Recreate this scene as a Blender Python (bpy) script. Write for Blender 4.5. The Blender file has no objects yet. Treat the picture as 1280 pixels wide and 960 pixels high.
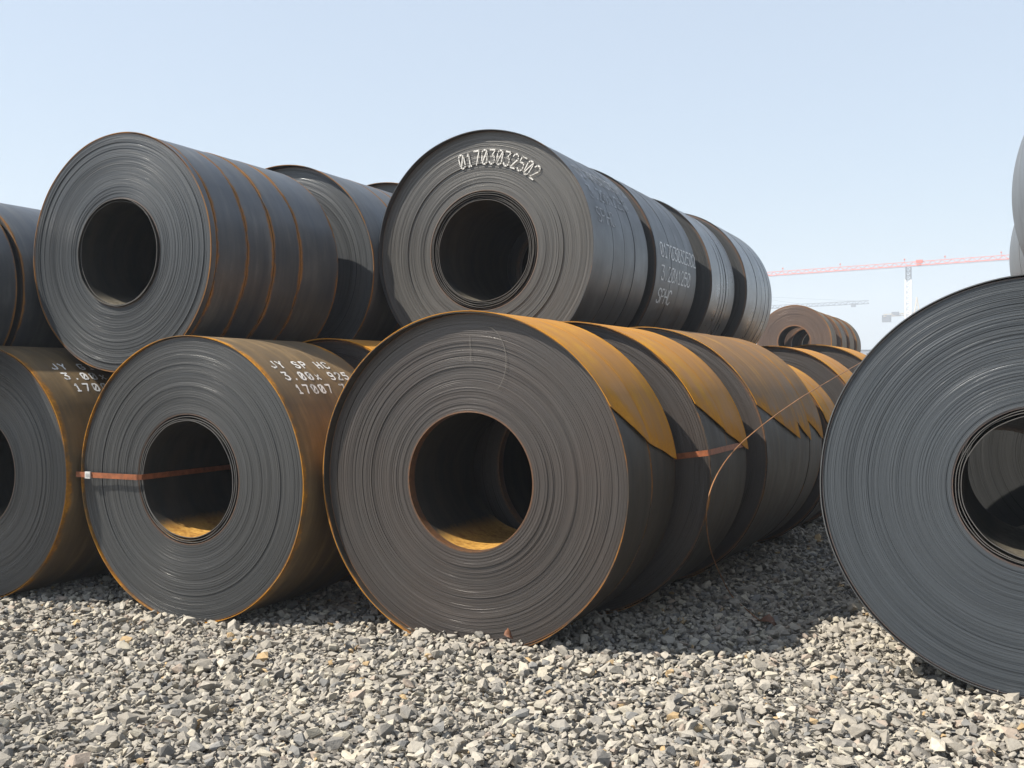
import bpy, bmesh, math, random
import numpy as np
from mathutils import Vector, Matrix, Euler

R_ = math.radians
random.seed(7)
rng = np.random.default_rng(11)
scene = bpy.context.scene
C = scene.collection

# ------------------------------------------------------------------ camera
CAM = Vector((0.0, 0.0, 1.48))
YAW, PITCH, FPX = R_(25.3), R_(-0.4), 1280.0
cam = bpy.data.cameras.new('camera')
cam.sensor_width = 36.0
cam.lens = 36.0 * FPX / 1280.0
cam.clip_start = 0.05
cam.clip_end = 5000.0
camo = bpy.data.objects.new('camera', cam)
C.objects.link(camo)
camo.location = CAM
camo.rotation_euler = (R_(90) + PITCH, 0, YAW)
scene.camera = camo

# ------------------------------------------------------------------ sun, sky, exposure
TO_SUN = Vector((-0.62, -0.54, 1.0)).normalized()
SUN_EL = math.asin(TO_SUN.z)
SUN_AZ = math.atan2(TO_SUN.x, TO_SUN.y)
world = bpy.data.worlds.new('World')
scene.world = world
world.use_nodes = True
wn = world.node_tree.nodes
wl = world.node_tree.links
wn.clear()
sky = wn.new('ShaderNodeTexSky')
sky.sky_type = 'NISHITA'
sky.sun_disc = False
sky.sun_elevation = SUN_EL
sky.sun_rotation = SUN_AZ
sky.altitude = 0
sky.air_density = 1.5
sky.dust_density = 1.2
sky.ozone_density = 4.2
bg = wn.new('ShaderNodeBackground')
bg.inputs['Strength'].default_value = 0.082
wo = wn.new('ShaderNodeOutputWorld')
veil = wn.new('ShaderNodeMix')          # even high haze over the whole sky
veil.data_type = 'RGBA'
veil.inputs[0].default_value = 0.62
veil.inputs[7].default_value = (4.75, 5.30, 6.05, 1)
wl.new(sky.outputs[0], veil.inputs[6])
wl.new(veil.outputs[2], bg.inputs[0])
wl.new(bg.outputs[0], wo.inputs[0])

sun = bpy.data.lights.new('sun', 'SUN')
sun.energy = 5.0
sun.angle = R_(0.55)
sun.color = (1.0, 0.93, 0.82)
suno = bpy.data.objects.new('sun', sun)
C.objects.link(suno)
suno.rotation_euler = TO_SUN.to_track_quat('Z', 'Y').to_euler()
suno.location = (0, -10, 30)

vs = scene.view_settings
vs.view_transform = 'Standard'
vs.look = 'None'
vs.exposure = 0.9
vs.gamma = 1.0
vs.use_curve_mapping = False
scene.render.resolution_x = 1024
scene.render.resolution_y = 768
try:
    scene.cycles.volume_bounces = 1
    scene.cycles.max_bounces = 8
except Exception:
    pass


# ------------------------------------------------------------------ helpers
def P(u, v, Z):
    """point Z metres deep along the lens axis, seen at photo pixel (u, v): used to place far things at their own distance"""
    xc = (u - 640) / FPX * Z
    yc = (480 - v) / FPX * Z
    M = Euler((R_(90) + PITCH, 0, YAW)).to_matrix()
    return CAM + M @ Vector((xc, yc, -Z))


def link(name, me, mat, parent=None):
    o = bpy.data.objects.new(name, me)
    C.objects.link(o)
    if mat is not None and not me.materials:
        me.materials.append(mat)
    if parent is not None:
        o.parent = parent
    return o


def tag(o, label=None, cat=None, group=None, kind=None):
    if label: o['label'] = label
    if cat: o['category'] = cat
    if group: o['group'] = group
    if kind: o['kind'] = kind
    return o


def empty(name, loc, rz=0.0):
    o = bpy.data.objects.new(name, None)
    C.objects.link(o)
    o.empty_display_size = 0.2
    o.location = loc
    o.rotation_euler = (0, 0, rz)
    return o


def mesh_np(name, verts, quads, smooth=30, attrs=None):
    """quads: (n,4) or (n,3) int array"""
    me = bpy.data.meshes.new(name)
    verts = np.asarray(verts, dtype=np.float32)
    quads = np.asarray(quads, dtype=np.int32)
    n, k = quads.shape
    me.vertices.add(len(verts))
    me.vertices.foreach_set('co', verts.ravel())
    me.loops.add(n * k)
    me.loops.foreach_set('vertex_index', quads.ravel())
    me.polygons.add(n)
    me.polygons.foreach_set('loop_start', np.arange(0, n * k, k, dtype=np.int32))
    if attrs:
        for an, av in attrs.items():
            a = me.attributes.new(an, 'FLOAT', 'POINT')
            a.data.foreach_set('value', np.asarray(av, dtype=np.float32))
    me.update(calc_edges=True)
    me.validate()
    if smooth:
        me.shade_smooth()
        me.set_sharp_from_angle(angle=R_(smooth))
    else:
        me.shade_flat()
    return me


def grid_faces(nu, nv, wrap_u=False, wrap_v=False):
    iu = np.arange(nu if wrap_u else nu - 1)
    iv = np.arange(nv if wrap_v else nv - 1)
    a, b = np.meshgrid(iu, iv, indexing='ij')
    a2, b2 = (a + 1) % nu, (b + 1) % nv
    return np.stack([a * nv + b, a * nv + b2, a2 * nv + b2, a2 * nv + b], -1).reshape(-1, 4)


class MB:
    """collects boxes, bars and tubes for one mesh object"""
    def __init__(s): s.v = []; s.f = []
    def add(s, vs, fs):
        o = len(s.v); s.v += [tuple(x) for x in vs]; s.f += [tuple(i + o for i in f) for f in fs]
    def box(s, c, d, M=None):
        c = Vector(c); h = Vector(d) / 2
        p = [Vector((x, y, z)) for x in (-h.x, h.x) for y in (-h.y, h.y) for z in (-h.z, h.z)]
        if M: p = [M @ q for q in p]
        s.add([q + c for q in p], [(0, 1, 3, 2), (4, 6, 7, 5), (0, 4, 5, 1), (2, 3, 7, 6), (0, 2, 6, 4), (1, 5, 7, 3)])
    def bar(s, a, b, w, h=None):
        a = Vector(a); b = Vector(b); h = h or w
        d = (b - a).normalized()
        up = Vector((0, 0, 1)) if abs(d.z) < .95 else Vector((1, 0, 0))
        x = d.cross(up).normalized() * w / 2
        y = x.cross(d).normalized() * h / 2
        p = [q + e for q in (a, b) for e in (-x - y, x - y, x + y, -x + y)]
        s.add(p, [(3, 2, 1, 0), (4, 5, 6, 7), (0, 1, 5, 4), (1, 2, 6, 5), (2, 3, 7, 6), (3, 0, 4, 7)])
    def tube(s, pts, r, n=6):
        pts = [Vector(p) for p in pts]
        vs = []; fs = []
        for i, p in enumerate(pts):
            d = (pts[min(i + 1, len(pts) - 1)] - pts[max(i - 1, 0)]).normalized()
            up = Vector((0, 0, 1)) if abs(d.z) < .9 else Vector((1, 0, 0))
            x = d.cross(up).normalized(); y = x.cross(d).normalized()
            for k in range(n):
                a = 2 * math.pi * k / n
                vs.append(p + (x * math.cos(a) + y * math.sin(a)) * r)
        for i in range(len(pts) - 1):
            for k in range(n):
                fs.append((i * n + k, i * n + (k + 1) % n, (i + 1) * n + (k + 1) % n, (i + 1) * n + k))
        fs.append(tuple(range(n))[::-1]); fs.append(tuple((len(pts) - 1) * n + k for k in range(n)))
        s.add(vs, fs)
    def build(s, name, mat, parent=None, smooth=0):
        me = bpy.data.meshes.new(name)
        me.from_pydata(s.v, [], s.f)
        me.update()
        if smooth:
            me.shade_smooth(); me.set_sharp_from_angle(angle=R_(smooth))
        return link(name, me, mat, parent)


# ------------------------------------------------------------------ materials
def paint(name, col, wear):
    """sprayed lettering, partly worn down to the steel"""
    m, nt, b = newmat(name)
    tc = N(nt, 'ShaderNodeTexCoord')
    f = noise(nt, tc.outputs['Object'], 75.0, 4, .7)
    g = noise(nt, tc.outputs['Object'], 14.0, 3, .6)
    k = maprange(nt, math_n(nt, 'ADD', math_n(nt, 'MULTIPLY', f, .6), math_n(nt, 'MULTIPLY', g, .5)), wear, wear + .16)
    nt.links.new(mixc(nt, k, (.075, .07, .062), col), b.inputs['Base Color'])
    b.inputs['Roughness'].default_value = .75
    b.inputs['Specular IOR Level'].default_value = .3
    return m


def newmat(name):
    m = bpy.data.materials.new(name)
    m.use_nodes = True
    nt = m.node_tree
    return m, nt, nt.nodes['Principled BSDF']


def N(nt, typ, **kw):
    n = nt.nodes.new(typ)
    for k, v in kw.items():
        if k == 'op': n.operation = v
        else: setattr(n, k, v)
    return n


def math_n(nt, op, a, b=None, clamp=False):
    n = nt.nodes.new('ShaderNodeMath'); n.operation = op; n.use_clamp = clamp
    for i, x in enumerate((a, b)):
        if x is None: continue
        if isinstance(x, (int, float)): n.inputs[i].default_value = x
        else: nt.links.new(x, n.inputs[i])
    return n.outputs[0]


def mixc(nt, fac, a, b, mode='MIX'):
    n = nt.nodes.new('ShaderNodeMix'); n.data_type = 'RGBA'; n.blend_type = mode
    for i, x in ((0, fac), (6, a), (7, b)):
        if isinstance(x, (int, float)): n.inputs[i].default_value = x
        elif isinstance(x, tuple): n.inputs[i].default_value = (*x, 1) if len(x) == 3 else x
        else: nt.links.new(x, n.inputs[i])
    return n.outputs[2]


def maprange(nt, x, a, b, c=0.0, d=1.0, smooth=False):
    n = nt.nodes.new('ShaderNodeMapRange')
    if smooth: n.interpolation_type = 'SMOOTHSTEP'
    nt.links.new(x, n.inputs[0])
    for i, v in enumerate((a, b, c, d)): n.inputs[i + 1].default_value = v
    return n.outputs[0]


def noise(nt, vec, scale, detail=3, rough=.55):
    n = nt.nodes.new('ShaderNodeTexNoise')
    n.inputs['Scale'].default_value = scale
    n.inputs['Detail'].default_value = detail
    n.inputs['Roughness'].default_value = rough
    if vec is not None: nt.links.new(vec, n.inputs['Vector'])
    return n.outputs['Fac']


def coil_coords(nt):
    """object coordinates with the coil axis on Y, shifted by the object's random number"""
    tc = N(nt, 'ShaderNodeTexCoord')
    sp = N(nt, 'ShaderNodeSeparateXYZ')
    nt.links.new(tc.outputs['Object'], sp.inputs[0])
    oi = N(nt, 'ShaderNodeObjectInfo')
    rnd = math_n(nt, 'MULTIPLY', oi.outputs['Random'], 37.0)
    x, y, z = sp.outputs
    r = math_n(nt, 'SQRT', math_n(nt, 'ADD', math_n(nt, 'MULTIPLY', x, x), math_n(nt, 'MULTIPLY', z, z)))
    return tc.outputs['Object'], x, y, z, r, rnd


def comb(nt, x, y, z):
    n = N(nt, 'ShaderNodeCombineXYZ')
    for i, v in enumerate((x, y, z)):
        if isinstance(v, (int, float)): n.inputs[i].default_value = v
        else: nt.links.new(v, n.inputs[i])
    return n.outputs[0]


def face_material(name, dark, light, rust, rust_amt):
    """cut edges of the wound strip: fine rings, dull steel, some rust film"""
    m, nt, b = newmat(name)
    obj, x, y, z, r, rnd = coil_coords(nt)
    rr = math_n(nt, 'ADD', math_n(nt, 'MULTIPLY', r, 290.0), rnd)
    fine = noise(nt, comb(nt, rr, math_n(nt, 'MULTIPLY', x, .9), math_n(nt, 'MULTIPLY', z, .9)), 1.0, 2, .6)
    rr2 = math_n(nt, 'ADD', math_n(nt, 'MULTIPLY', r, 16.0), rnd)
    wide = noise(nt, comb(nt, rr2, math_n(nt, 'MULTIPLY', x, .8), math_n(nt, 'MULTIPLY', z, .8)), 1.0, 3, .6)
    blot = noise(nt, obj, 2.3, 4, .6)
    speck = noise(nt, obj, 55.0, 3, .6)
    f = math_n(nt, 'ADD', math_n(nt, 'MULTIPLY', fine, .55), math_n(nt, 'MULTIPLY', wide, .55))
    col = mixc(nt, maprange(nt, f, .28, .84), dark, light)
    rm = math_n(nt, 'MULTIPLY', maprange(nt, math_n(nt, 'ADD', blot, math_n(nt, 'MULTIPLY', speck, .25)), .48, .85), rust_amt, True)
    col = mixc(nt, rm, col, rust)
    # rust creeping from bore and from the outermost wraps
    at = N(nt, 'ShaderNodeAttribute'); at.attribute_name = 'edge'
    em = math_n(nt, 'MULTIPLY', at.outputs['Fac'], maprange(nt, speck, .3, .7, .3, 1.0), True)
    col = mixc(nt, math_n(nt, 'MULTIPLY', em, min(1, .25 + rust_amt)), col, (.33, .135, .035))
    nt.links.new(col, b.inputs['Base Color'])
    b.inputs['Metallic'].default_value = .30
    b.inputs['IOR'].default_value = 1.75
    nt.links.new(maprange(nt, fine, .3, .7, .26, .50), b.inputs['Roughness'])
    bp = N(nt, 'ShaderNodeBump')
    bp.inputs['Strength'].default_value = .75
    bp.inputs['Distance'].default_value = .0026
    nt.links.new(fine, bp.inputs['Height'])
    nt.links.new(bp.outputs[0], b.inputs['Normal'])
    return m


def outer_material(name, mill_a, mill_b, rust_a, rust_b, amount, edge_amt, rough=.42, ior=1.9):
    """rolled outer skin: blue grey mill scale, rust at strip edges and in streaks round the coil"""
    m, nt, b = newmat(name)
    obj, x, y, z, r, rnd = coil_coords(nt)
    yr = math_n(nt, 'ADD', math_n(nt, 'MULTIPLY', y, 14.0), rnd)
    streak = noise(nt, comb(nt, yr, math_n(nt, 'MULTIPLY', x, 1.3), math_n(nt, 'MULTIPLY', z, 1.3)), 1.0, 4, .62)
    blot = noise(nt, comb(nt, math_n(nt, 'ADD', math_n(nt, 'MULTIPLY', x, 3.0), rnd), math_n(nt, 'MULTIPLY', y, 4.0), math_n(nt, 'MULTIPLY', z, 3.0)), 1.0, 6, .62)
    speck = noise(nt, obj, 42.0, 4, .65)
    mill = mixc(nt, maprange(nt, math_n(nt, 'ADD', math_n(nt, 'MULTIPLY', streak, .6), math_n(nt, 'MULTIPLY', blot, .4)), .35, .68), mill_a, mill_b)
    stain = maprange(nt, math_n(nt, 'ADD', math_n(nt, 'MULTIPLY', streak, .5), math_n(nt, 'MULTIPLY', blot, .55)), .56, .72, 0, .5)
    mill = mixc(nt, stain, mill, tuple(min(.3, c * 1.55) for c in mill_b))
    rustc = mixc(nt, maprange(nt, math_n(nt, 'ADD', math_n(nt, 'MULTIPLY', blot, .6), math_n(nt, 'MULTIPLY', speck, .4)), .35, .66), rust_a, rust_b)
    at = N(nt, 'ShaderNodeAttribute'); at.attribute_name = 'edge'
    brk = noise(nt, comb(nt, math_n(nt, 'ADD', math_n(nt, 'MULTIPLY', x, 4.0), rnd), math_n(nt, 'MULTIPLY', y, 1.5), math_n(nt, 'MULTIPLY', z, 4.0)), 1.0, 4, .6)
    e = math_n(nt, 'MULTIPLY', math_n(nt, 'MULTIPLY', at.outputs['Fac'], edge_amt), maprange(nt, brk, .32, .66, .55, 1.1))
    s = math_n(nt, 'ADD', math_n(nt, 'MULTIPLY', streak, .4), math_n(nt, 'ADD', math_n(nt, 'MULTIPLY', blot, .45), math_n(nt, 'MULTIPLY', speck, .15)))
    msk = maprange(nt, math_n(nt, 'ADD', s, math_n(nt, 'ADD', e, amount - .5)), .42, .68, smooth=True)
    col = mixc(nt, msk, mill, rustc)
    nt.links.new(col, b.inputs['Base Color'])
    b.inputs['Metallic'].default_value = 0.0
    b.inputs['IOR'].default_value = ior
    ro = math_n(nt, 'ADD', math_n(nt, 'MULTIPLY', msk, .28), maprange(nt, blot, .3, .7, rough - .07, rough + .1))
    nt.links.new(ro, b.inputs['Roughness'])
    sp = N(nt, 'ShaderNodeMapRange')
    nt.links.new(msk, sp.inputs[0]); sp.inputs[3].default_value = .5; sp.inputs[4].default_value = .05
    nt.links.new(sp.outputs[0], b.inputs['Specular IOR Level'])
    bp = N(nt, 'ShaderNodeBump')
    bp.inputs['Strength'].default_value = .22
    bp.inputs['Distance'].default_value = .004
    nt.links.new(math_n(nt, 'ADD', math_n(nt, 'MULTIPLY', speck, .5), streak), bp.inputs['Height'])
    bq = N(nt, 'ShaderNodeBump')
    bq.inputs['Strength'].default_value = .16
    bq.inputs['Distance'].default_value = .05
    nt.links.new(noise(nt, obj, 3.2, 2, .5), bq.inputs['Height'])
    nt.links.new(bq.outputs[0], bp.inputs['Normal'])
    nt.links.new(bp.outputs[0], b.inputs['Normal'])
    return m


def bore_material(name, lit_a, lit_b, lim):
    """inner wrap: shade of the eye painted in near black, sunlit patch painted along its bottom"""
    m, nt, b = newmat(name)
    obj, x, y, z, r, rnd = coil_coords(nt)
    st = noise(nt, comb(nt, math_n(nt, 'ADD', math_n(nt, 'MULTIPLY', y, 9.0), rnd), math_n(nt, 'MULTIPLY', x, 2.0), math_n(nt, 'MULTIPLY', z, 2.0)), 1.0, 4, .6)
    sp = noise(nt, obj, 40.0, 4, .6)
    col = mixc(nt, maprange(nt, st, .35, .65), (.016, .017, .017), (.032, .029, .025))  # bore shade put into the wall colour
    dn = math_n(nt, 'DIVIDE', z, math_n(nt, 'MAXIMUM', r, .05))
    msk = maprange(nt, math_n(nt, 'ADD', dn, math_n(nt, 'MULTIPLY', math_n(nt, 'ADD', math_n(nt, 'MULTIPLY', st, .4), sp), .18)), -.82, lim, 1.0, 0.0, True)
    col = mixc(nt, msk, col, mixc(nt, maprange(nt, math_n(nt, 'ADD', math_n(nt, 'MULTIPLY', sp, .6), math_n(nt, 'MULTIPLY', st, .4)), .36, .6), lit_a, lit_b))  # sunlit patch painted on the bore bottom
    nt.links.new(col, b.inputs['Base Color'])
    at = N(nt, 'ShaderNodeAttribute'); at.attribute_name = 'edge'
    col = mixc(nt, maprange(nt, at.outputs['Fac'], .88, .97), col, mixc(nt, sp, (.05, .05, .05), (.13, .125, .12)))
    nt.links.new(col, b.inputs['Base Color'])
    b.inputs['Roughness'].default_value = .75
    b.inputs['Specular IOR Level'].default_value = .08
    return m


def plain(name, col, rough=.6, metallic=0.0, var=.25, scale=20.0):
    m, nt, b = newmat(name)
    tc = N(nt, 'ShaderNodeTexCoord')
    f = noise(nt, tc.outputs['Object'], scale, 4, .6)
    c2 = tuple(c * (1 - var) for c in col); c3 = tuple(min(1, c * (1 + var)) for c in col)
    nt.links.new(mixc(nt, maprange(nt, f, .3, .7), c2, c3), b.inputs['Base Color'])
    b.inputs['Roughness'].default_value = rough
    b.inputs['Metallic'].default_value = metallic
    return m


RUST_A, RUST_B = (.16, .065, .018), (.32, .145, .036)
OCH_A, OCH_B = (.33, .140, .020), (.50, .235, .034)
M_FACE = {
    'brown': face_material('face_brown', (.036, .0315, .029), (.069, .060, .055), (.068, .047, .037), .35),
    'grey': face_material('face_grey', (.030, .032, .0335), (.056, .058, .060), (.06, .05, .04), .12),
    'blue': face_material('face_blue', (0.0353, 0.0395, 0.0445), (0.0756, 0.0823, 0.0890), (0.0630, 0.0588, 0.0504), .06),
    'pale': face_material('face_pale', (0.0554, 0.0546, 0.0521), (0.1109, 0.1075, 0.1016), (0.0924, 0.0756, 0.0588), .12),
    'slate': face_material('face_slate', (.038, .046, .055), (.072, .084, .097), (.06, .058, .052), .05),
    'rusty': face_material('face_rusty', (0.0672, 0.0437, 0.0336), (0.1176, 0.0781, 0.0588), (0.1344, 0.0798, 0.0487), .5),
}
M_OUT = {
    'blue': outer_material('outer_blue', (.032, .040, .052), (.078, .082, .084), (.15, .075, .03), (.27, .14, .05), .05, .74, .42, 1.6),
    'steel': outer_material('outer_steel', (0.0340, 0.0374, 0.0425), (0.0723, 0.0739, 0.0748), RUST_A, RUST_B, -.05, .30, .30, 2.1),
    'slate': outer_material('outer_slate', (0.0221, 0.0263, 0.0323), (0.0493, 0.0519, 0.0544), RUST_A, RUST_B, -.02, .46, .38, 1.6),
    'dark': outer_material('outer_dark', (.024, .021, .017), (.052, .040, .028), RUST_A, RUST_B, .07, .50, .6, 1.4),
    'mixed': outer_material('outer_mixed', (.085, .062, .036), (.17, .115, .056), RUST_A, OCH_B, .13, .60, .6, 1.4),
    'ochre': outer_material('outer_ochre', (.28, .125, .02), (.40, .19, .03), OCH_A, OCH_B, .45, .2, .65, 1.4),
    'dullochre': outer_material('outer_dullochre', (.14, .075, .024), (.24, .12, .03), OCH_A, OCH_B, .36, .3, .65, 1.4),
    'tan': outer_material('outer_tan', (0.1445, 0.0808, 0.0272), (0.2295, 0.1275, 0.0382), OCH_A, OCH_B, .12, .3, .6, 1.45),
    'pale': outer_material('outer_pale', (.075, .081, .088), (.13, .135, .14), RUST_A, RUST_B, -.06, .25, .38, 1.7),
}
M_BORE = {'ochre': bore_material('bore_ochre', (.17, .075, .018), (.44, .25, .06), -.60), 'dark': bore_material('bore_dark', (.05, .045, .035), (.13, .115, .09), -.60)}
M_STRAP = plain('strap_rust', (.24, .078, .030), .55, .2, .35, 30)
M_SEAL = plain('seal_zinc', (.62, .62, .60), .4, .5, .15, 40)
M_PAINT = paint('white_marking', (.62, .62, .60), .40)
M_PAINT2 = paint('worn_marking', (.70, .71, .71), .38)
M_PAINT3 = paint('ghost_marking', (.50, .52, .54), .45)
M_CHALK = plain('chalk', (.14, .13, .118), .9, 0, .2, 60)


# ------------------------------------------------------------------ coil builder
def interp_noise(n, k, amp):
    xs = np.linspace(0, 1, k); ys = rng.normal(0, 1, k)
    return np.interp(np.linspace(0, 1, n), xs, ys) * amp


def wound_body(R, r, L, wraps, segs, jit, loose, dish):
    jit = jit * .30
    """bore, front face made of single wraps each a little in or out, plain back face"""
    t = (R - r) / wraps
    off = rng.normal(0, jit, wraps) + interp_noise(wraps, 9, jit * 1.3) + interp_noise(wraps, 4, dish)
    step = rng.random(wraps) < .07
    off = off + np.where(step, rng.normal(0, jit * 4, wraps), 0)
    if loose:
        for i in range(min(loose, wraps)):
            off[i] = rng.choice([-.012, .014, .028, -.004])
    off = off - off.mean()
    ph = rng.random(wraps) * 6.28
    amp = np.abs(rng.normal(0, jit * .9, wraps))
    prof_r, prof_o, prof_a, prof_p, prof_e = [], [], [], [], []
    def pt(a, o, am, p, e): prof_r.append(a); prof_o.append(o); prof_a.append(am); prof_p.append(p); prof_e.append(e)
    for s in (L - .012, L * .66, L * .33, .06): pt(r, s, 0, 0, .6)
    for i in range(wraps):
        e = max(0, 1 - i / 2.5) + max(0, 1 - (wraps - 1 - i) / 1.2)
        deep = .006 if (i > 0 and rng.random() < .09) or i < loose else 0.0
        if deep: pt(r + i * t, off[i] + deep, amp[i], ph[i], e)
        pt(r + (i + (.16 if deep else .03)) * t, off[i], amp[i], ph[i], e)
        pt(r + (i + .97) * t, off[i], amp[i], ph[i], e)
    pt(R, .04, 0, 0, 1); pt(R, L - .012, 0, 0, .5); pt((R + r) / 2, L, 0, 0, 0)
    pr = np.array(prof_r); po = np.array(prof_o); pa = np.array(prof_a); pp = np.array(prof_p); pe = np.array(prof_e)
    th = np.linspace(0, 2 * np.pi, segs, endpoint=False)
    A, B = np.meshgrid(th, pr, indexing='ij')
    Y = po[None] + pa[None] * np.sin(A + pp[None])
    V = np.stack([B * np.cos(A), Y, B * np.sin(A)], -1).reshape(-1, 3)
    F = grid_faces(segs, len(pr), True, True)[:, ::-1]
    return V, F, np.tile(np.clip(pe, 0, 1), segs)


def shell(R, th, y0, y1, a0=0.0, a1=None, segs=128, lip=None, end=None, flare=0.0, ew=1.0, wob=1.0):
    """thin rolled sheet between y0 and y1.  lip: front edge offset as f(angle);
    end: the sheet stops at angle end(y) instead of closing"""
    w = y1 - y0
    q = np.minimum(np.array([.003, .014 * ew, .030 * ew, .060 * ew]), w * np.array([.05, .12, .2, .3])) / w
    fr = np.concatenate([[0], q, [.5], 1 - q[::-1], [1.0]])
    ed = np.array([1, .95, .70, .30, .08, 0, .08, .30, .70, .95, 1.0])
    k = len(fr)
    closed = a1 is None
    tt = np.linspace(0, 1, segs, endpoint=not closed)
    V = []; E = []
    p1, p2, p3 = rng.random(3) * 6.28
    nprof = 2 * k
    for i, t in enumerate(tt):
        rows = []
        for layer in (0, 1):
            idx = range(k) if layer == 0 else range(k - 1, -1, -1)
            for j in idx:
                y = y0 + fr[j] * w
                if closed: a = t * 2 * math.pi
                else:
                    e0 = end(fr[j]) if end else a0
                    a = e0 + (a1 - e0) * t
                if lip is not None:
                    y += lip(a) * (1 - fr[j]) ** 1.0 if fr[j] < .5 else 0
                rr = R if layer == 0 else R - th
                if closed and wob and fr[j] < .3: rr += wob * ( .0022 * (1 + math.sin(3 * a + p1)) * (1 - fr[j] / .3) + .0010 * (1 + math.sin(11 * a + p2)) * (1 - fr[j] / .3))
                if flare and not closed:
                    rr += flare * max(0, 1 - t / .16) ** 1.6 * (.35 + .65 * fr[j])
                V.append((rr * math.cos(a), y, rr * math.sin(a)))
                e = ed[j]
                if not closed: e = max(e, max(0, 1 - t / .05))
                E.append(e)
    F = grid_faces(len(tt), nprof, closed, True)
    if not closed:
        n0 = (len(tt) - 1) * nprof
        caps = []
        for j in range(k - 1):
            caps.append((j, nprof - 1 - j, nprof - 2 - j, j + 1))
            caps.append((n0 + j, n0 + j + 1, n0 + nprof - 2 - j, n0 + nprof - 1 - j))
        F = np.concatenate([F, np.array(caps)])
    return np.array(V), F, np.array(E)


COILS = {}

def coil(key, label, group, x, y, zc, R, L, r=.381, face='grey', outer='blue', strips=None, wraps=60, segs=128,
         jit=.0022, loose=0, dish=.0022, lip=0.0, lip_a=R_(127), rz=0.0, tails=None, tail_mat='ochre', gap=.006, ew=1.0, bore='dark'):
    root = empty('steel_coil', (x, y, zc - R), rz)
    tag(root, label, 'steel coil', group)
    Rb = R - .006
    r_in = r
    for i in range(loose):
        q = r_in + .004
        fr_ = float(rng.uniform(-.022, .010)) * (1 if i % 2 else .2)
        V, F, E = shell(q, .004, fr_, L - .02 - .01 * i, segs=128)
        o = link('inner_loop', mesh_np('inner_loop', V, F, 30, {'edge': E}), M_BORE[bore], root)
        o.location = (0, 0, R)
        r_in += float(rng.uniform(.009, .017))
    V, F, E = wound_body(Rb, r_in, L, wraps, segs, jit, 0, dish)
    me = mesh_np('wound_body', V, F, 7, {'edge': E})
    b = link('wound_body', me, M_FACE[face], root)
    b.location = (0, 0, R)
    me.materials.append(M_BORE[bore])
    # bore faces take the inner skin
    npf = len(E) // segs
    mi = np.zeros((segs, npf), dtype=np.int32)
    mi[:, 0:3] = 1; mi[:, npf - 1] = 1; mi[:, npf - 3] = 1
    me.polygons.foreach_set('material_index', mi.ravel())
    strips = strips or [L]
    tot = sum(strips); y0 = 0.0
    for i, w in enumerate(strips):
        w = w * L / tot
        ya = y0 + (gap / 2 if i else 0.0); yb = y0 + w - gap / 2
        lf = None
        if i == 0:
            ya = -.002
            if lip:
                lf = lambda a, p=lip: -p * (.72 + .28 * math.cos(a - lip_a) + .05 * math.sin(3 * a + 1))
        jr = rng.normal(0, .0016) if i else 0
        V, F, E = shell(R + jr, .005, ya, yb, lip=lf, segs=segs, ew=ew, wob=1.0 if i == 0 else .25)
        o = link('outer_strip', mesh_np('outer_strip', V, F, 30, {'edge': E}), M_OUT[outer], root)
        o.location = (0, 0, R)
        if tails:
            a_f, a_b, a_top = tails[min(i, len(tails) - 1)]
            def endf(f, a_f=a_f, a_b=a_b, s=i * 1.7): return R_(a_f + (a_b - a_f) * (f ** .9) + .9 * math.sin(f * 11 + s) * f * (1 - f) * 2)
            V, F, E = shell(R + .0075, .004, ya + (.0 if i == 0 else 0), yb, a1=R_(a_top), segs=80, lip=lf, end=endf, flare=.010)
            o = link('loose_tail', mesh_np('loose_tail', V, F, 30, {'edge': E}), M_OUT[tail_mat], root)
            o.location = (0, 0, R)
        y0 += w
    COILS[key] = (root, R, r, L)
    return root


def strap(key, ang, w=.032, seal=None, lipo=.0):
    """flat steel band through the eye of the coil"""
    root, R, r, L = COILS[key]
    a = R_(ang); th = .003
    pts = [(r - .003, L + .02), (r - .003, -.022), (r + .02, -.024 - lipo * .5), (R + .006, -.022 - lipo), (R + .008, .03), (R + .007, L * .5), (R + .008, L + .01), (R * .9, L + .02), (r, L + .02)]
    er = Vector((math.cos(a), 0, math.sin(a))); et = Vector((-math.sin(a), 0, math.cos(a))) * w / 2
    mb = MB(); vs = []; fs = []
    n = len(pts)
    for i, (pr, py) in enumerate(pts):
        p0 = Vector(pts[i - 1]) if i else Vector(pts[0]) - (Vector(pts[1]) - Vector(pts[0]))
        p1 = Vector(pts[i + 1]) if i < n - 1 else Vector(pts[-1]) + (Vector(pts[-1]) - Vector(pts[-2]))
        d = (p1 - p0).normalized(); nn = Vector((-d.y, d.x)) * th / 2
        for s in (-1, 1):
            for k in (-1, 1):
                q = Vector((pr, py)) + nn * k
                vs.append(er * q.x + Vector((0, q.y, 0)) + et * s)
    for i in range(n - 1):
        o = i * 4; p = o + 4
        fs += [(o, o + 1, p + 1, p), (o + 2, p + 2, p + 3, o + 3), (o, p, p + 2, o + 2), (o + 1, o + 3, p + 3, p + 1)]
    fs += [(0, 2, 3, 1), (n * 4 - 4, n * 4 - 3, n * 4 - 1, n * 4 - 2)]
    mb.add(vs, fs)
    s = mb.build('strap', M_STRAP, root)
    s.location = (0, 0, R)
    if seal:
        c = er * (r + (R - r) * seal) + Vector((0, -.03 - lipo * .9, 0))
        m2 = MB()
        M = Matrix((er, Vector((0, 1, 0)), et.normalized())).transposed()
        m2.box(c, (.045, .010, w + .010), M)
        for q in (-.012, .0, .012):
            m2.box(c + er * q + Vector((0, -.006, 0)), (.004, .004, w * .7), M)
        m2.build('seal', M_SEAL, s)
    return s


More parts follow.
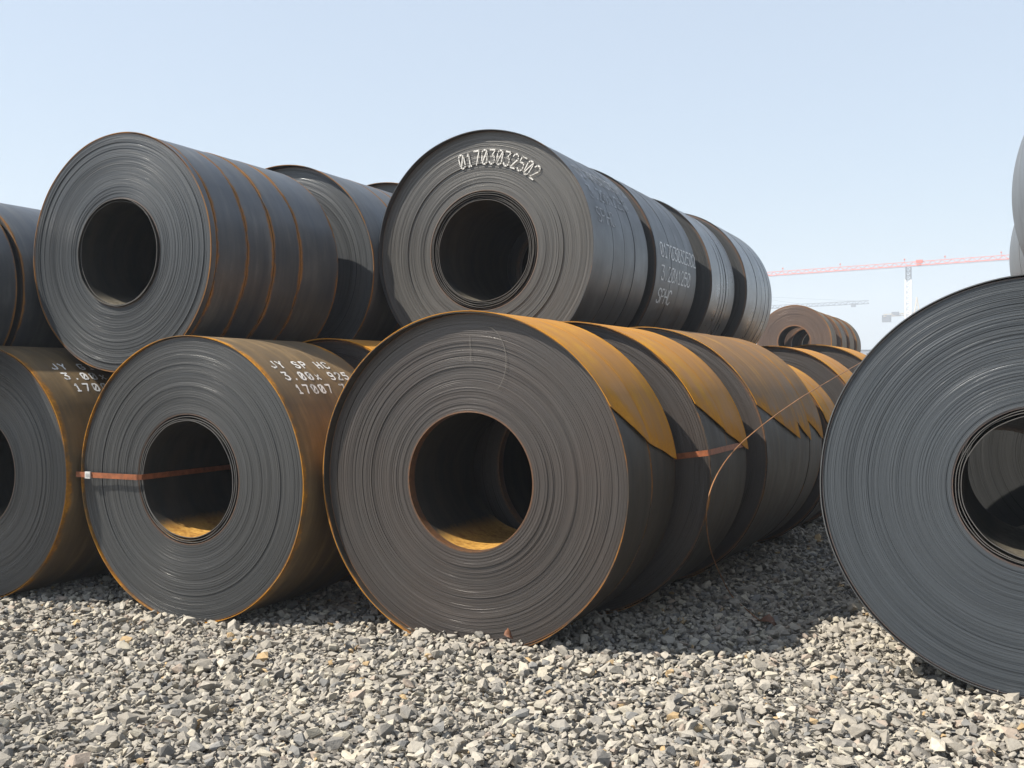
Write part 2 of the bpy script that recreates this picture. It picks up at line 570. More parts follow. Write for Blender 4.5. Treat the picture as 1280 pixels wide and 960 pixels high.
# ------------------------------------------------------------------ stroke lettering
G = {
    '0': [[(1, 0), (3, 0), (4, 1), (4, 5), (3, 6), (1, 6), (0, 5), (0, 1), (1, 0)], [(.8, 1), (3.2, 5)]],
    'O': [[(1, 0), (3, 0), (4, 1), (4, 5), (3, 6), (1, 6), (0, 5), (0, 1), (1, 0)]],
    '1': [[(.8, 4.6), (2, 6), (2, 0)], [(.8, 0), (3.2, 0)]],
    '2': [[(0, 4.8), (1, 6), (3, 6), (4, 5), (4, 4), (0, 0), (4, 0)]],
    '3': [[(0, 6), (4, 6), (1.8, 3.6), (3.2, 3.4), (4, 2.4), (4, 1), (3, 0), (1, 0), (0, 1)]],
    '5': [[(4, 6), (.3, 6), (0, 3.5), (3, 3.6), (4, 2.6), (4, 1), (3, 0), (1, 0), (0, .8)]],
    '7': [[(0, 6), (4, 6), (1.4, 0)]],
    '8': [[(1, 3.2), (0, 4.2), (0, 5), (1, 6), (3, 6), (4, 5), (4, 4.2), (3, 3.2), (1, 3.2), (0, 2.2), (0, 1), (1, 0), (3, 0), (4, 1), (4, 2.2), (3, 3.2)]],
    '9': [[(0, .6), (1, 0), (3, 0), (4, 1), (4, 5), (3, 6), (1, 6), (0, 5), (0, 3.8), (1, 2.8), (4, 2.9)]],
    'J': [[(4, 6), (4, 1), (3, 0), (1, 0), (0, 1)]],
    'Y': [[(0, 6), (2, 3.2), (4, 6)], [(2, 3.2), (2, 0)]],
    'S': [[(4, 5), (3, 6), (1, 6), (0, 5), (0, 4.2), (1, 3.3), (3, 2.8), (4, 2), (4, 1), (3, 0), (1, 0), (0, 1)]],
    'P': [[(0, 0), (0, 6), (3, 6), (4, 5), (4, 4), (3, 3), (0, 3)]],
    'H': [[(0, 0), (0, 6)], [(4, 0), (4, 6)], [(0, 3), (4, 3)]],
    'C': [[(4, 5), (3, 6), (1, 6), (0, 5), (0, 1), (1, 0), (3, 0), (4, 1)]],
    'G': [[(4, 5), (3, 6), (1, 6), (0, 5), (0, 1), (1, 0), (3, 0), (4, 1), (4, 2.6), (2.4, 2.6)]],
    'I': [[(2, 0), (2, 6)], [(1, 0), (3, 0)], [(1, 6), (3, 6)]],
    'x': [[(.4, .2), (3.6, 3.8)], [(.4, 3.8), (3.6, .2)]],
    'X': [[(0, 0), (4, 6)], [(0, 6), (4, 0)]],
    '.': [[(1.8, 0), (2.2, .5)]],
    '-': [[(.5, 3), (3.5, 3)]],
    '\'': [[(2, 6), (2.4, 4.8)]],
    ' ': [],
}


def ribbons(strokes, wid, mapf, name, mat, parent, loc, keep=1.0):
    """strokes: list of polylines in flat text space (metres); mapf carries (s, t) to the coil surface"""
    V = []; F = []
    for pl in strokes:
        for (a, b) in zip(pl[:-1], pl[1:]):
            a = Vector(a); b = Vector(b)
            ln = (b - a).length
            if ln < 1e-6: continue
            n = max(1, int(ln / .015))
            d = (b - a) / ln; nn = Vector((-d.y, d.x)) * wid / 2
            a2 = a - d * wid * .35; b2 = b + d * wid * .35
            for i in range(n):
                if rng.random() > keep: continue
                p = a2.lerp(b2, i / n); q = a2.lerp(b2, (i + 1) / n)
                w0 = nn * rng.uniform(.75, 1.2); w1 = nn * rng.uniform(.75, 1.2)
                o = len(V)
                for c in (p - w0, q - w1, q + w1, p + w0): V.append(mapf(c.x, c.y))
                F.append((o, o + 1, o + 2, o + 3))
    me = bpy.data.meshes.new(name)
    me.from_pydata(V, [], F); me.update()
    o = link(name, me, mat, parent)
    o.location = loc
    return o


def text_strokes(txt, h, adv=1.0, slant=0.0):
    s = h / 6.0; out = []; x = 0.0
    for ch in txt:
        if G[ch]: out.append([[((px + slant * py) * s + x, py * s) for px, py in pl] for pl in G[ch]])
        x += 6.0 * s * adv
    return out, x


def flank_text(key, lines, y0, ang, h=.07, pitch=.105, wid=.012, adv=1.0, mat=None, keep=1.0, dy=0.03, extra=.003):
    """rows of lettering running along the coil axis on the outer skin; reads left to right from the right-hand side"""
    root, R, r, L = COILS[key]
    mat = mat or M_PAINT
    for i, ln in enumerate(lines):
        st, w = text_strokes(ln, h, adv)
        def f(s, t, i=i):
            a = R_(ang) - (i * pitch - t) / R
            rr = R + extra
            return (rr * math.cos(a), y0 + dy * i + s, rr * math.sin(a))
        for c in st: ribbons(c, wid, f, 'painted_character', mat, root, (0, 0, R), keep)


def face_text(key, txt, rad, a_start, a_end, h, wid, yoff=-.011):
    root, R, r, L = COILS[key]
    st, w = text_strokes(txt, h, 1.0)
    sc = R_(a_start - a_end) / (w - h * .33)
    def f(s, t):
        a = R_(a_start) - s * sc
        rr = rad + t
        return (rr * math.cos(a), yoff, rr * math.sin(a))
    for c in st: ribbons(c, wid, f, 'painted_character', M_PAINT, root, (0, 0, R))


# ------------------------------------------------------------------ ground
def ground_z(x, y):
    m = .030 * math.exp(-((x + 2.75) / .8) ** 2 - ((y - 4.75) / .45) ** 2) + .045 * math.exp(-((x + 2.0) / 1.1) ** 2 - ((y - 5.6) / 1.6) ** 2)
    return m + .012 * math.sin(x * 1.1 + .4) * math.cos(y * .9) + .008 * math.sin(x * 2.7 + y * 1.9)


def build_ground():
    m, nt, b = newmat('gravel_ground')
    tc = N(nt, 'ShaderNodeTexCoord')
    vor = N(nt, 'ShaderNodeTexVoronoi'); vor.inputs['Scale'].default_value = 22.0
    nt.links.new(tc.outputs['Object'], vor.inputs['Vector'])
    sp = N(nt, 'ShaderNodeSeparateColor'); nt.links.new(vor.outputs['Color'], sp.inputs[0])
    big = noise(nt, tc.outputs['Object'], .35, 4, .6)
    col = mixc(nt, sp.outputs[0], (.13, .123, .114), (.28, .262, .236))
    col = mixc(nt, maprange(nt, big, .35, .7, 0, .35), col, (.22, .19, .15))
    nt.links.new(col, b.inputs['Base Color'])
    b.inputs['Roughness'].default_value = .95
    bp = N(nt, 'ShaderNodeBump'); bp.inputs['Distance'].default_value = .04; bp.inputs['Strength'].default_value = 1.0
    bp.invert = True
    nt.links.new(vor.outputs['Distance'], bp.inputs['Height'])
    nt.links.new(bp.outputs[0], b.inputs['Normal'])
    xs = np.unique(np.concatenate([np.linspace(-1500, 1500, 31), np.linspace(-14, 8, 60)]))
    ys = np.unique(np.concatenate([np.linspace(-300, 2500, 29), np.linspace(-3, 26, 70)]))
    A, B = np.meshgrid(xs, ys, indexing='ij')
    Z = np.array([[ground_z(x, y) if (abs(x) < 20 and abs(y) < 30) else 0 for y in ys] for x in xs]) - .035
    V = np.stack([A, B, Z], -1).reshape(-1, 3)
    o = link('ground', mesh_np('ground', V, grid_faces(len(xs), len(ys))[:, ::-1], 60), m)
    tag(o, kind='structure', label='grey gravel ground of the storage yard')
    return o


def build_gravel():
    m, nt, b = newmat('crushed_stone')
    at = N(nt, 'ShaderNodeAttribute'); at.attribute_name = 'stone_col'
    tc = N(nt, 'ShaderNodeTexCoord')
    f = noise(nt, tc.outputs['Object'], 45.0, 5, .65)
    f2 = noise(nt, tc.outputs['Object'], 170.0, 3, .6)
    c = mixc(nt, maprange(nt, f, .3, .7), (.80, .80, .81), (1.15, 1.14, 1.11))
    col = mixc(nt, 1.0, at.outputs['Color'], c, 'MULTIPLY')
    nt.links.new(col, b.inputs['Base Color'])
    b.inputs['Roughness'].default_value = .9
    b.inputs['Specular IOR Level'].default_value = .25
    bp = N(nt, 'ShaderNodeBump'); bp.inputs['Distance'].default_value = .004; bp.inputs['Strength'].default_value = .6
    nt.links.new(math_n(nt, 'ADD', f2, f), bp.inputs['Height'])
    nt.links.new(bp.outputs[0], b.inputs['Normal'])
    # angular stone shapes
    shapes = []
    for i in range(60):
        bm = bmesh.new()
        n = random.randint(10, 15)
        for k in range(n):
            v = Vector((random.gauss(0, 1), random.gauss(0, 1), random.gauss(0, 1))).normalized()
            v *= random.uniform(.86, 1.04)
            bm.verts.new(v)
        bmesh.ops.convex_hull(bm, input=bm.verts)
        lo = [v for v in bm.verts if not v.link_faces]
        bmesh.ops.delete(bm, geom=lo, context='VERTS')
        bm.verts.index_update()
        V = np.array([v.co[:] for v in bm.verts]); F = np.array([[v.index for v in f.verts] for f in bm.faces])
        bm.free(); shapes.append((V, F))
    # stone positions: jittered close grid + a looser top layer
    def field(x0, x1, y0, y1, sp, keep=1.0):
        nx = int((x1 - x0) / sp); ny = int((y1 - y0) / sp)
        a, bb = np.meshgrid(np.arange(nx), np.arange(ny), indexing='ij')
        x = x0 + (a + .5 * (bb % 2)) * sp; y = y0 + bb * sp
        x = x + rng.normal(0, sp * .32, x.shape); y = y + rng.normal(0, sp * .32, y.shape)
        p = np.stack([x.ravel(), y.ravel()], 1)
        if keep < 1: p = p[rng.random(len(p)) < keep]
        return p
    near = lambda q: q[((q[:, 1] * .904 - q[:, 0] * .428) > 2.7) & (q[:, 0] * .904 + q[:, 1] * .428 > -.62 * (q[:, 1] * .904 - q[:, 0] * .428) - .3)]
    # (positions, layer height, size factor)
    layers = []
    a = near(field(-8.2, 2.6, .8, 6.3, .035)); layers.append((a, -.018, 1.0))
    a = near(field(-8.2, 2.6, .8, 6.3, .052)); layers.append((a, .004, .98))
    a = field(-2.6, .9, 6.3, 12.5, .046); layers.append((a, -.014, 1.08))
    a = field(-2.6, .9, 6.3, 12.5, .085); layers.append((a, .006, 1.05))
    pos = np.concatenate([l[0] for l in layers]); zl = np.concatenate([np.full(len(l[0]), l[1]) for l in layers])
    sf = np.concatenate([np.full(len(l[0]), l[2]) for l in layers])
    n = len(pos)
    size = np.clip(np.exp(rng.normal(math.log(.0172), .44, n)), .008, .048) * sf
    axes = np.stack([rng.uniform(1.0, 1.45, n), rng.uniform(.8, 1.1, n), rng.uniform(.52, .82, n)], 1) * size[:, None]
    rzv = rng.uniform(0, 2 * np.pi, n); tx = rng.normal(0, .36, n); ty = rng.normal(0, .36, n)
    z = np.array([ground_z(px, py) for px, py in pos]) + zl + rng.normal(0, .006, n)
    # colours: mostly grey limestone, some cream, tan, blue-grey
    pal = np.array([(.29, .272, .243), (.35, .33, .295), (.235, .225, .21), (.39, .365, .31), (.20, .20, .198), (.42, .39, .335), (.42, .31, .18), (.14, .143, .147), (.33, .28, .24)])
    pr = np.array([.28, .25, .15, .14, .06, .065, .012, .013, .03])
    ci = rng.choice(len(pal), n, p=pr)
    col = np.array([.92, .905, .88]) * pal[ci] * rng.uniform(.88, 1.12, n)[:, None]
    si = rng.integers(0, len(shapes), n)
    VV = []; FF = []; CC = []; off = 0
    for k, (V, F) in enumerate(shapes):
        ids = np.nonzero(si == k)[0]
        if not len(ids): continue
        v = V[None] * axes[ids][:, None, :]
        cx, sx = np.cos(tx[ids])[:, None], np.sin(tx[ids])[:, None]
        y1 = v[..., 1] * cx - v[..., 2] * sx; z1 = v[..., 1] * sx + v[..., 2] * cx
        cy, sy = np.cos(ty[ids])[:, None], np.sin(ty[ids])[:, None]
        x2 = v[..., 0] * cy + z1 * sy; z2 = -v[..., 0] * sy + z1 * cy
        cz, sz = np.cos(rzv[ids])[:, None], np.sin(rzv[ids])[:, None]
        x3 = x2 * cz - y1 * sz; y3 = x2 * sz + y1 * cz
        w = np.stack([x3 + pos[ids, 0][:, None], y3 + pos[ids, 1][:, None], z2 + z[ids][:, None]], -1)
        m_, nv = w.shape[:2]
        f = F[None] + (np.arange(m_) * nv)[:, None, None] + off
        VV.append(w.reshape(-1, 3)); FF.append(f.reshape(-1, 3)); CC.append(np.repeat(col[ids], nv, axis=0)); off += m_ * nv
    VV = np.concatenate(VV); FF = np.concatenate(FF); CC = np.concatenate(CC)
    me = bpy.data.meshes.new('gravel')
    me.vertices.add(len(VV)); me.vertices.foreach_set('co', VV.astype(np.float32).ravel())
    me.loops.add(FF.size); me.loops.foreach_set('vertex_index', FF.astype(np.int32).ravel())
    me.polygons.add(len(FF)); me.polygons.foreach_set('loop_start', np.arange(0, FF.size, 3, dtype=np.int32))
    a = me.attributes.new('stone_col', 'FLOAT_COLOR', 'POINT')
    a.data.foreach_set('color', np.concatenate([CC, np.ones((len(CC), 1))], 1).astype(np.float32).ravel())
    me.update(calc_edges=True); me.shade_flat()
    o = link('gravel', me, m)
    tag(o, 'loose crushed grey limestone gravel covering the yard', 'gravel', kind='stuff')
    print('stones', n, 'tris', len(FF))


build_ground()
build_gravel()

# ------------------------------------------------------------------ coils
GB, GU = 'coils lying on the gravel', 'coils stacked on the second tier'
SK = R_(-3.0)
# right of centre, the long lower row
coil('m1', 'large brown-grey coil with ochre loose tail, front of the lower row in picture centre', GB, -2.61, 4.97, .905, .928, .80,
     face='brown', outer='dark', strips=[.36, .44], wraps=140, segs=192, lip=.056, bore='ochre', tails=[(27, 13, 255), (13.5, 6, 255)], jit=.0022)
coil('m2', 'coil with wavy-edged ochre tail and rusty strap, second in the central lower row', GB, -2.43, 5.97, .90, .92, .86, r=.49,
     face='brown', outer='dark', strips=[.36, .44], wraps=60, segs=160, lip=.05, tails=[(27, 15, 255), (15, 6, 255)], rz=R_(-1))
coil('m3', 'ochre-topped coil third in the central lower row', GB, -2.33, 7.12, .91, .925, .93, r=.46,
     face='brown', outer='dark', strips=[.93], wraps=50, lip=.03, tails=[(24, 6, 255)], tail_mat='dullochre', rz=SK)
coil('m4', 'coil of two narrow ochre strips, fourth in the central lower row', GB, -2.285, 8.06, .91, .92, .86,
     face='brown', outer='dark', strips=[.40, .46], wraps=40, tails=[(15, 4, 255), (14, 3, 255)], tail_mat='dullochre', rz=SK)
coil('m5', 'smaller ochre coil fifth in the central lower row behind the loose wire', GB, -2.10, 9.12, .82, .83, .62,
     face='brown', outer='dark', strips=[.26, .36], wraps=36, tails=[(20, 8, 255), (16, 4, 255)], rz=SK)
coil('m6', 'coil with sunlit brown face crescent, sixth in the central lower row', GB, -2.02, 10.25, .885, .895, .80,
     face='brown', outer='dark', strips=[.42, .38], wraps=36, lip=.03, rz=SK, tails=[(26, 14, 255), (18, 6, 255)])
coil('m7', 'coil with bright ochre rim, farthest one seen in the central lower row', GB, -1.97, 12.6, .925, .935, .9,
     face='brown', outer='tan', strips=[.9], wraps=36, lip=.045, tails=[(20, 8, 255)], rz=SK)
# lower left row with strap
coil('n1', 'grey coil with steel strap through its eye and white markings 17007', GB, -4.50, 4.84, .849, .882, 1.0, ew=2.6, r=.355,
     face='grey', outer='mixed', strips=[1.0], wraps=130, segs=192, lip=.014, jit=.0016, loose=3, bore='ochre')
coil('n2', 'ochre coil half hidden behind the strapped grey coil', GB, -4.35, 6.12, .87, .88, .95,
     face='brown', outer='mixed', strips=[.5, .45], wraps=40, lip=.05, tails=[(50, 42, 255)])
coil('n3', 'coil deep in the left lower row behind two others', GB, -4.3, 7.4, .86, .87, .95, face='brown', outer='mixed', wraps=30)
# far left lower
coil('o1', 'grey coil cut off by the left picture edge with faded white markings', GB, -6.29, 4.75, .832, .864, 1.0, ew=2.6,
     face='grey', outer='mixed', strips=[1.0], wraps=110, segs=160, jit=.0014)
coil('o2', 'coil behind the left-edge grey coil on the gravel', GB, -6.1, 5.75, .83, .84, .95, face='brown', outer='mixed', wraps=30)
# second tier, left
coil('u1', 'blue grey coil with rust-lined strips, front of the upper left row', GU, -5.36, 5.12, 2.318, .806, 1.40, r=.345,
     face='blue', outer='blue', strips=[.055, .30, .28, .30, .47], wraps=125, segs=192, loose=2, jit=.0024, ew=1.3)
coil('u2', 'upper left row coil with grey face crescent under a dark protruding rim', GU, -5.32, 6.88, 2.345, .875, 1.15,
     face='blue', outer='blue', strips=[.5, .3, .35], wraps=50, lip=.06)
coil('u3', 'upper left row coil showing only a dark rim against the sky', GU, -5.27, 8.30, 2.42, .90, 1.0, face='grey', outer='blue', wraps=36, lip=.055)
# second tier, centre
coil('v1', 'coil numbered 01703032502 on its face, front of the upper central row', GU, -3.53, 6.95, 2.44, .906, 1.25,
     face='pale', outer='slate', strips=[.40, .26, .25, .34], wraps=130, segs=192, loose=5, lip=.045, jit=.0024)
coil('v2', 'blue grey coil with faint white markings, second in the upper central row', GU, -3.50, 8.36, 2.44, .905, 1.25,
     face='grey', outer='slate', strips=[.42, .27, .26, .3], wraps=40, lip=.02)
coil('v3', 'slotted shiny coil third in the upper central row', GU, -3.42, 9.93, 2.42, .90, .95,
     face='grey', outer='steel', strips=[.34, .12, .1, .12, .27], wraps=40, lip=.04, gap=.016)
coil('v4', 'coil with narrow slit gaps, last of the upper central row', GU, -3.34, 11.12, 2.42, .90, 1.35,
     face='grey', outer='steel', strips=[.5, .25, .22, .2, .18], wraps=40, gap=.018)
# second tier, left picture edge
coil('w1', 'dark coil flank at the left picture edge on the upper tier', GU, -6.95, 3.95, 2.11, .70, 1.10, face='grey', outer='blue', wraps=36)
coil('w2', 'dark coil on the upper tier behind the left-edge one, beside the rust-lined coil', GU, -6.95, 5.10, 2.11, .70, 1.2, face='grey', outer='blue', strips=[.6, .6], wraps=36)
coil('w0', 'coil on the gravel beyond the left picture edge', GB, -7.80, 4.5, .825, .84, 1.4, face='grey', outer='mixed', wraps=30)
# far stack
coil('f1', 'small-looking far rusty brown coil with dark eye on the upper tier', GU, -3.74, 21.4, 2.20, .745, .72, r=.32,
     face='rusty', outer='mixed', strips=[.72], wraps=36)
for i, (yy, dx, rr) in enumerate(((22.35, .10, .72), (23.3, .16, .70), (24.3, .2, .69))):
    coil('f%d' % (i + 2), ('narrow coil right behind the far rusty coil', 'narrow coil third in the far rusty row', 'narrow coil at the end of the far rusty row')[i],
         GU, -3.74 + dx, yy, 2.18, rr, .78, r=.32, face='rusty', outer='mixed', wraps=24, segs=96)
coil('f5', 'hidden coil carrying the far rusty row on its left side', GB, -4.62, 21.4, .84, .84, 3.6, face='rusty', outer='mixed', wraps=24, segs=96)
coil('f6', 'hidden coil carrying the far rusty row on its right side', GB, -2.92, 21.4, .84, .84, 3.6, face='rusty', outer='mixed', wraps=24, segs=96)
# right foreground
coil('r1', 'big slate grey coil in the right foreground, cut by the picture edge', GB, .19, 5.29, .968, .982, 1.05, r=.332,
     face='slate', outer='steel', strips=[1.05], wraps=150, segs=208, lip=.014, jit=.0026, loose=3, dish=.003)
coil('r2', 'strapped coil seen through the eye of the big right coil', GB, .02, 6.50, .80, .81, 1.4, r=.375, face='pale', outer='pale', wraps=36)
coil('r4', 'offset dark coil closing the view through the right coils', GB, .62, 8.35, .93, .95, 1.2, face='grey', outer='pale', wraps=36)
coil('r3', 'coil on the gravel beyond the right picture edge', GB, 2.10, 5.2, .90, .91, 2.4, face='blue', outer='pale', wraps=24, segs=96)
coil('s1', 'pale grey coil at the right picture edge above the big coil', GU, 1.085, 4.40, 2.42, .90, 1.60, rz=R_(4.3), face='blue', outer='pale', strips=[.3, .22, .25, .25], wraps=36, segs=160)
coil('s2', 'paler coil at the right picture edge just behind and below its neighbour', GU, 1.005, 6.6, 2.26, .86, .95, rz=R_(4.3), face='blue', outer='pale', strips=[.3, .3, .3], wraps=36, segs=160)

strap('n1', 180, .034, seal=.80, lipo=.03)
strap('m2', 8.5, .034, lipo=.05)
strap('r2', 62, .034)

# ------------------------------------------------------------------ markings
face_text('v1', '01703032502', .655, 106, 50, .105, .0115)
flank_text('n1', ['JY SP HC', '3.00x 925', '17007 7'], .13, 51, h=.062, pitch=.108, wid=.013, adv=1.25)
flank_text('o1', ['JY GI SP', '3.00x 925', '17007 7'], .20, 54, h=.062, pitch=.108, wid=.012, adv=1.25, mat=M_PAINT2)
flank_text('v1', ['01703032502', '3.20X1250', 'SPHC'], .13, 36, h=.11, pitch=.19, wid=.011, adv=.9, mat=M_PAINT3, dy=0, extra=.003)
flank_text('v2', ['01703032502', '3.20X1250', 'SPHC'], .13, 5, h=.12, pitch=.20, wid=.014, adv=.85, mat=M_PAINT2, dy=0, extra=.003)
# chalk strokes on the centre coil's face
root, R, r, L = COILS['m1']
arc = [(.10 + .13 * math.cos(a), .66 + .19 * math.sin(a)) for a in np.linspace(2.3, -.9, 16)]
for c in ([(.01, .80), (.015, .66)], arc[3:]): ribbons([c], .0026, lambda s, t: (s, -.010, t), 'chalk_mark', M_CHALK, root, (0, 0, R))

# ------------------------------------------------------------------ loose wire, leaf
def spline(pts, n=16):
    out = []
    P4 = [pts[0]] + list(pts) + [pts[-1]]
    for i in range(1, len(P4) - 2):
        p0, p1, p2, p3 = [Vector(q) for q in P4[i - 1:i + 3]]
        for k in range(n):
            t = k / n
            out.append(.5 * ((2 * p1) + (p2 - p0) * t + (2 * p0 - 5 * p1 + 4 * p2 - p3) * t * t + (3 * p1 - p0 - 3 * p2 + p3) * t ** 3))
    out.append(Vector(pts[-1]))
    return out

wire_px = [(966, 790, 5.88), (938, 766, 6.30), (915, 745, 6.70), (898, 713, 6.35), (887, 682, 6.0), (883, 640, 5.72), (893, 600, 5.80), (918, 563, 6.15),
           (955, 530, 6.6), (1000, 498, 7.4), (1040, 474, 8.5), (1080, 451, 10.6)]
pts = [P(*q) for q in wire_px]
mb = MB(); mb.tube(spline(pts, 8), .0036, 6)
tag(mb.build('loose_wire', plain('wire_rust', (.22, .10, .035), .7, 0, .35, 8), None, 60), 'thin rusty loose wire arching from far coils down to the gravel', 'wire')

def leaf(name, loc, rz, s, label, tilt):
    m = plain('dry_leaf', (.13, .052, .024), .7, 0, .4, 30)
    V = []; F = []
    n = 9
    for i in range(n):
        t = i / (n - 1)
        w = math.sin(math.pi * t ** .8) * .5 * (1 + .25 * (i % 2))
        for k in (-1, 0, 1):
            V.append(((t - .5) * s, k * w * s, (.25 * abs(k) * w + .18 * math.sin(t * 4)) * s))
    for i in range(n - 1):
        for k in range(2): F.append((i * 3 + k, (i + 1) * 3 + k, (i + 1) * 3 + k + 1, i * 3 + k + 1))
    me = bpy.data.meshes.new(name); me.from_pydata(V, [], F); me.update(); me.shade_smooth()
    o = link(name, me, m); o.location = loc; o.rotation_euler = (tilt, .3, rz)
    sm = o.modifiers.new('t', 'SOLIDIFY'); sm.thickness = .0015
    return tag(o, label, 'leaf')

pp = P(636, 795, 5.28)
leaf('dry_leaf', pp, .9, .06, 'curled dry brown leaf on the gravel at the centre coil foot', .6)
pp = P(962, 781, 6.02)
leaf('wood_chip', pp, .2, .12, 'flat dark brown scrap on the gravel at the edge of the shadow', .1)

# ------------------------------------------------------------------ cranes and building far behind
M_RED = plain('crane_red', (.55, .11, .06), .5, 0, .1, .5)
M_WHT = plain('crane_white', (.72, .73, .74), .5, 0, .08, .5)
M_GRY = plain('crane_grey', (.16, .17, .18), .5, 0, .1, .5)
M_BEI = plain('crane_beige', (.55, .48, .36), .5, 0, .1, .5)


def truss(mb, A, B, h, w, bay, t, inv=False):
    """triangular lattice boom: two lower chords, one upper chord, diagonals"""
    A = Vector(A); B = Vector(B); d = (B - A); n = max(2, int(d.length / bay)); d.normalize()
    s = d.cross(Vector((0, 0, 1))).normalized() * w / 2
    up = Vector((0, 0, h))
    mb.bar(A - s, B - s, t); mb.bar(A + s, B + s, t); mb.bar(A + up, B + up, t * 1.15)
    L = (B - A).length
    for i in range(n):
        p = A + d * L * i / n; q = A + d * L * (i + 1) / n; c = (p + q) / 2
        for k in (-1, 1):
            mb.bar(p + s * k, c + up, t * .6); mb.bar(c + up, q + s * k, t * .6)
        mb.bar(p - s, p + s, t * .6)


def mast(mb, base, top, w, t, bay):
    h = top - base.z
    n = int(h / bay)
    for sx in (-1, 1):
        for sy in (-1, 1):
            mb.bar(base + Vector((sx * w / 2, sy * w / 2, 0)), Vector((base.x + sx * w / 2, base.y + sy * w / 2, top)), t)
    for i in range(n):
        z0 = base.z + h * i / n; z1 = base.z + h * (i + 1) / n
        for (ax, ay, bx, by) in ((-1, -1, 1, -1), (1, -1, 1, 1), (1, 1, -1, 1), (-1, 1, -1, -1)):
            k = 1 if i % 2 else -1
            p = Vector((base.x + ax * w / 2, base.y + ay * w / 2, z0)); q = Vector((base.x + bx * w / 2, base.y + by * w / 2, z1))
            mb.bar(p, q, t * .55)
            mb.bar(Vector((q.x, q.y, z0)), p, t * .5)


# flat top red crane
A = P(960, 344.5, 320); B = P(1262, 323.5, 277)
d = (B - A)
J0 = A - d * .22; J1 = A + d * 1.30
MT = A + d * .616
c1 = empty('tower_crane', (MT.x, MT.y, 0)); tag(c1, 'flat-top tower crane with long red jib and white mast', 'crane')
def local(o, root):
    o.location = -Vector(root.location)
    return o
m1 = MB(); truss(m1, J0, J1, 1.05, 1.0, 2.6, .13); local(m1.build('jib', M_RED, c1), c1)
m1 = MB(); m1.bar(J0 + Vector((0, 0, -.30)), J1 + Vector((0, 0, -.30)), .5, .20); local(m1.build('walkway', M_WHT, c1), c1)
for s in (.07, .33, .60, .76, .97):
    m1 = MB(); q = A + d * s; m1.box(q + Vector((0, 0, 1.9)), (.4, .4, .4)); m1.bar(q + Vector((0, 0, 1.0)), q + Vector((0, 0, 2.1)), .12)
    local(m1.build('tie_lug', M_RED, c1), c1)
m1 = MB(); q = A + d * .66; m1.box(q + Vector((0, 0, 1.0)), (1.8, 1.2, .9)); m1.box(q + Vector((0, 0, .1)), (1.2, 1.0, .5)); local(m1.build('slewing_cabin', M_RED, c1), c1)
m1 = MB(); mast(m1, Vector((MT.x, MT.y, 0)), MT.z - 4.0, 1.5, .34, 1.6); local(m1.build('mast', M_WHT, c1), c1)
m1 = MB(); mast(m1, Vector((MT.x, MT.y, MT.z - 4.0)), MT.z - .3, 1.3, .26, 1.2); local(m1.build('slewing_section', M_GRY, c1), c1)
m1 = MB(); q = A + d * .9; m1.box(A + d * 1.26 + Vector((0, 0, -1.2)), (3.0, 1.6, 2.6)); local(m1.build('counterweight', M_GRY, c1), c1)

# grey crane farther left
A = P(905, 388.5, 470); B = P(1086, 379.5, 440); d = B - A
MT = A + d * .12
c2 = empty('tower_crane', (MT.x, MT.y, 0)); tag(c2, 'distant grey tower crane with thin jib over the far rusty coil', 'crane')
m1 = MB(); truss(m1, A, B, 1.3, 1.2, 2.4, .24); local(m1.build('jib', M_GRY, c2), c2)
ap = MT + Vector((0, 0, 6.5))
m1 = MB(); m1.bar(MT, ap, .6); local(m1.build('apex', M_GRY, c2), c2)
for s in (.55, .93):
    m1 = MB(); m1.bar(ap, A + d * s + Vector((0, 0, 1.3)), .10); local(m1.build('tie_cable', M_GRY, c2), c2)
m1 = MB(); m1.box(A + d * .90 + Vector((0, 0, -.4)), (1.8, 1.8, 1.5)); local(m1.build('trolley', M_GRY, c2), c2)
m1 = MB(); mast(m1, Vector((MT.x, MT.y, 0)), MT.z, 1.7, .3, 2.0); local(m1.build('mast', M_GRY, c2), c2)

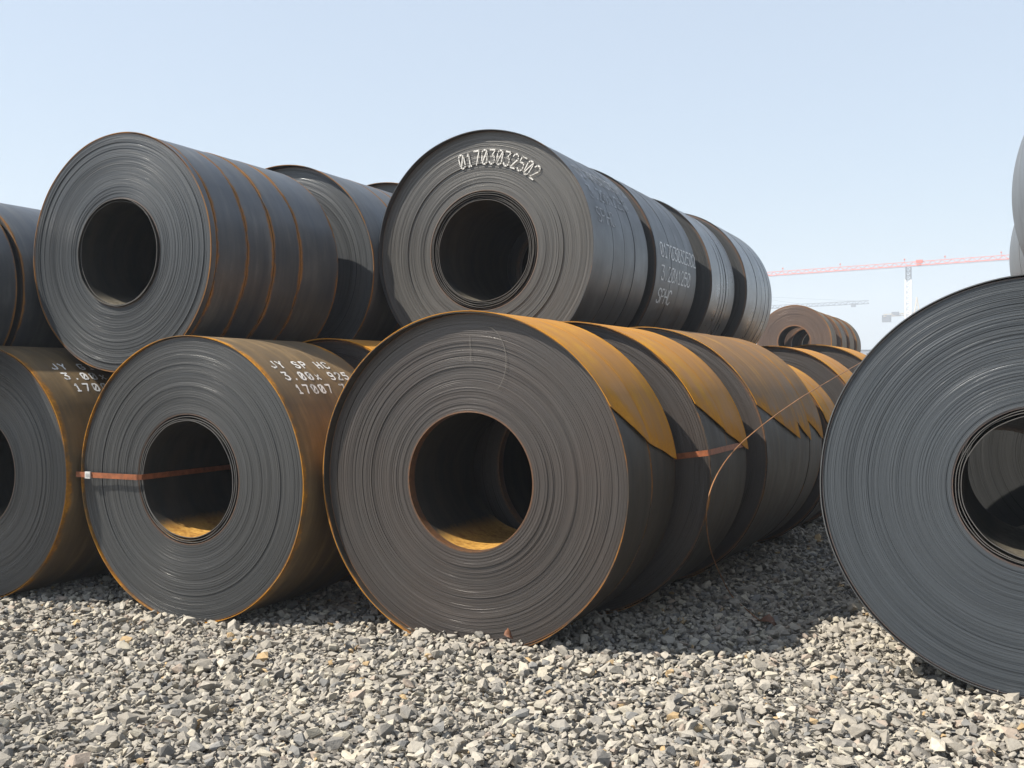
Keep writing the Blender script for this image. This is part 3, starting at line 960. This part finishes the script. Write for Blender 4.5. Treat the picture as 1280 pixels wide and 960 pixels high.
# beige crane partly behind the right coil
A = P(1104, 396, 385); B = P(1146, 393.5, 385); d = B - A
MT = B
c3 = empty('tower_crane', (MT.x, MT.y, 0)); tag(c3, 'beige tower crane with counterweight and pointed apex beside the white mast', 'crane')
m1 = MB(); truss(m1, A, B + d * .9, .9, 1.2, 2.0, .22); local(m1.build('counter_jib', M_BEI, c3), c3)
m1 = MB(); m1.box(A + d * .10 + Vector((0, 0, -.8)), (3.2, 1.6, 2.6)); local(m1.build('counterweight', M_GRY, c3), c3)
m1 = MB(); m1.box(A + d * .36 + Vector((0, 0, .9)), (2.6, 1.4, 1.3)); local(m1.build('winch_house', M_GRY, c3), c3)
m1 = MB(); ap = MT + Vector((0, 0, 6.6))
for k in (-1, 1): m1.bar(MT + d.normalized() * 1.1 * k, ap, .35)
for k in (.3, .55, .8): m1.bar(MT.lerp(ap, k) - d.normalized() * 1.1 * (1 - k), MT.lerp(ap, k) + d.normalized() * 1.1 * (1 - k), .25)
local(m1.build('apex', M_BEI, c3), c3)
m1 = MB(); mast(m1, Vector((MT.x, MT.y, 0)), MT.z, 1.6, .28, 1.8); local(m1.build('mast', M_BEI, c3), c3)

# small white building on the horizon
q = P(1075, 458, 230); q.z = 0
bw = empty('site_building', q, YAW); tag(bw, 'small white flat-roofed building on the horizon left of the big coil', 'building')
m1 = MB(); m1.box((0, 0, 3.6), (3.0, 6, 7.2)); m1.build('wall', M_WHT, bw)
m1 = MB(); m1.box((0, 0, 7.35), (3.3, 6.4, .3)); m1.build('roof', M_GRY, bw)
for x in (-.75, .75):
    for z in (1.6, 4.0, 6.2):
        m1 = MB(); m1.box((x, -3.02, z), (.7, .08, 1.0)); m1.build('window', M_GRY, bw)

# ------------------------------------------------------------------ haze
def build_haze():
    m = bpy.data.materials.new('haze_air'); m.use_nodes = True
    nt = m.node_tree; nt.nodes.clear()
    pv = nt.nodes.new('ShaderNodeVolumePrincipled')
    pv.inputs['Color'].default_value = (.80, .88, 1.0, 1)
    pv.inputs['Density'].default_value = HAZE
    pv.inputs['Anisotropy'].default_value = .1
    o = nt.nodes.new('ShaderNodeOutputMaterial'); nt.links.new(pv.outputs[0], o.inputs['Volume'])
    mb = MB(); mb.box((100, 270, 22), (700, 700, 50))
    h = mb.build('haze', m)
    tag(h, 'thin pale air haze over the yard', 'haze', kind='stuff')

HAZE = .0012
if HAZE > 0: build_haze()
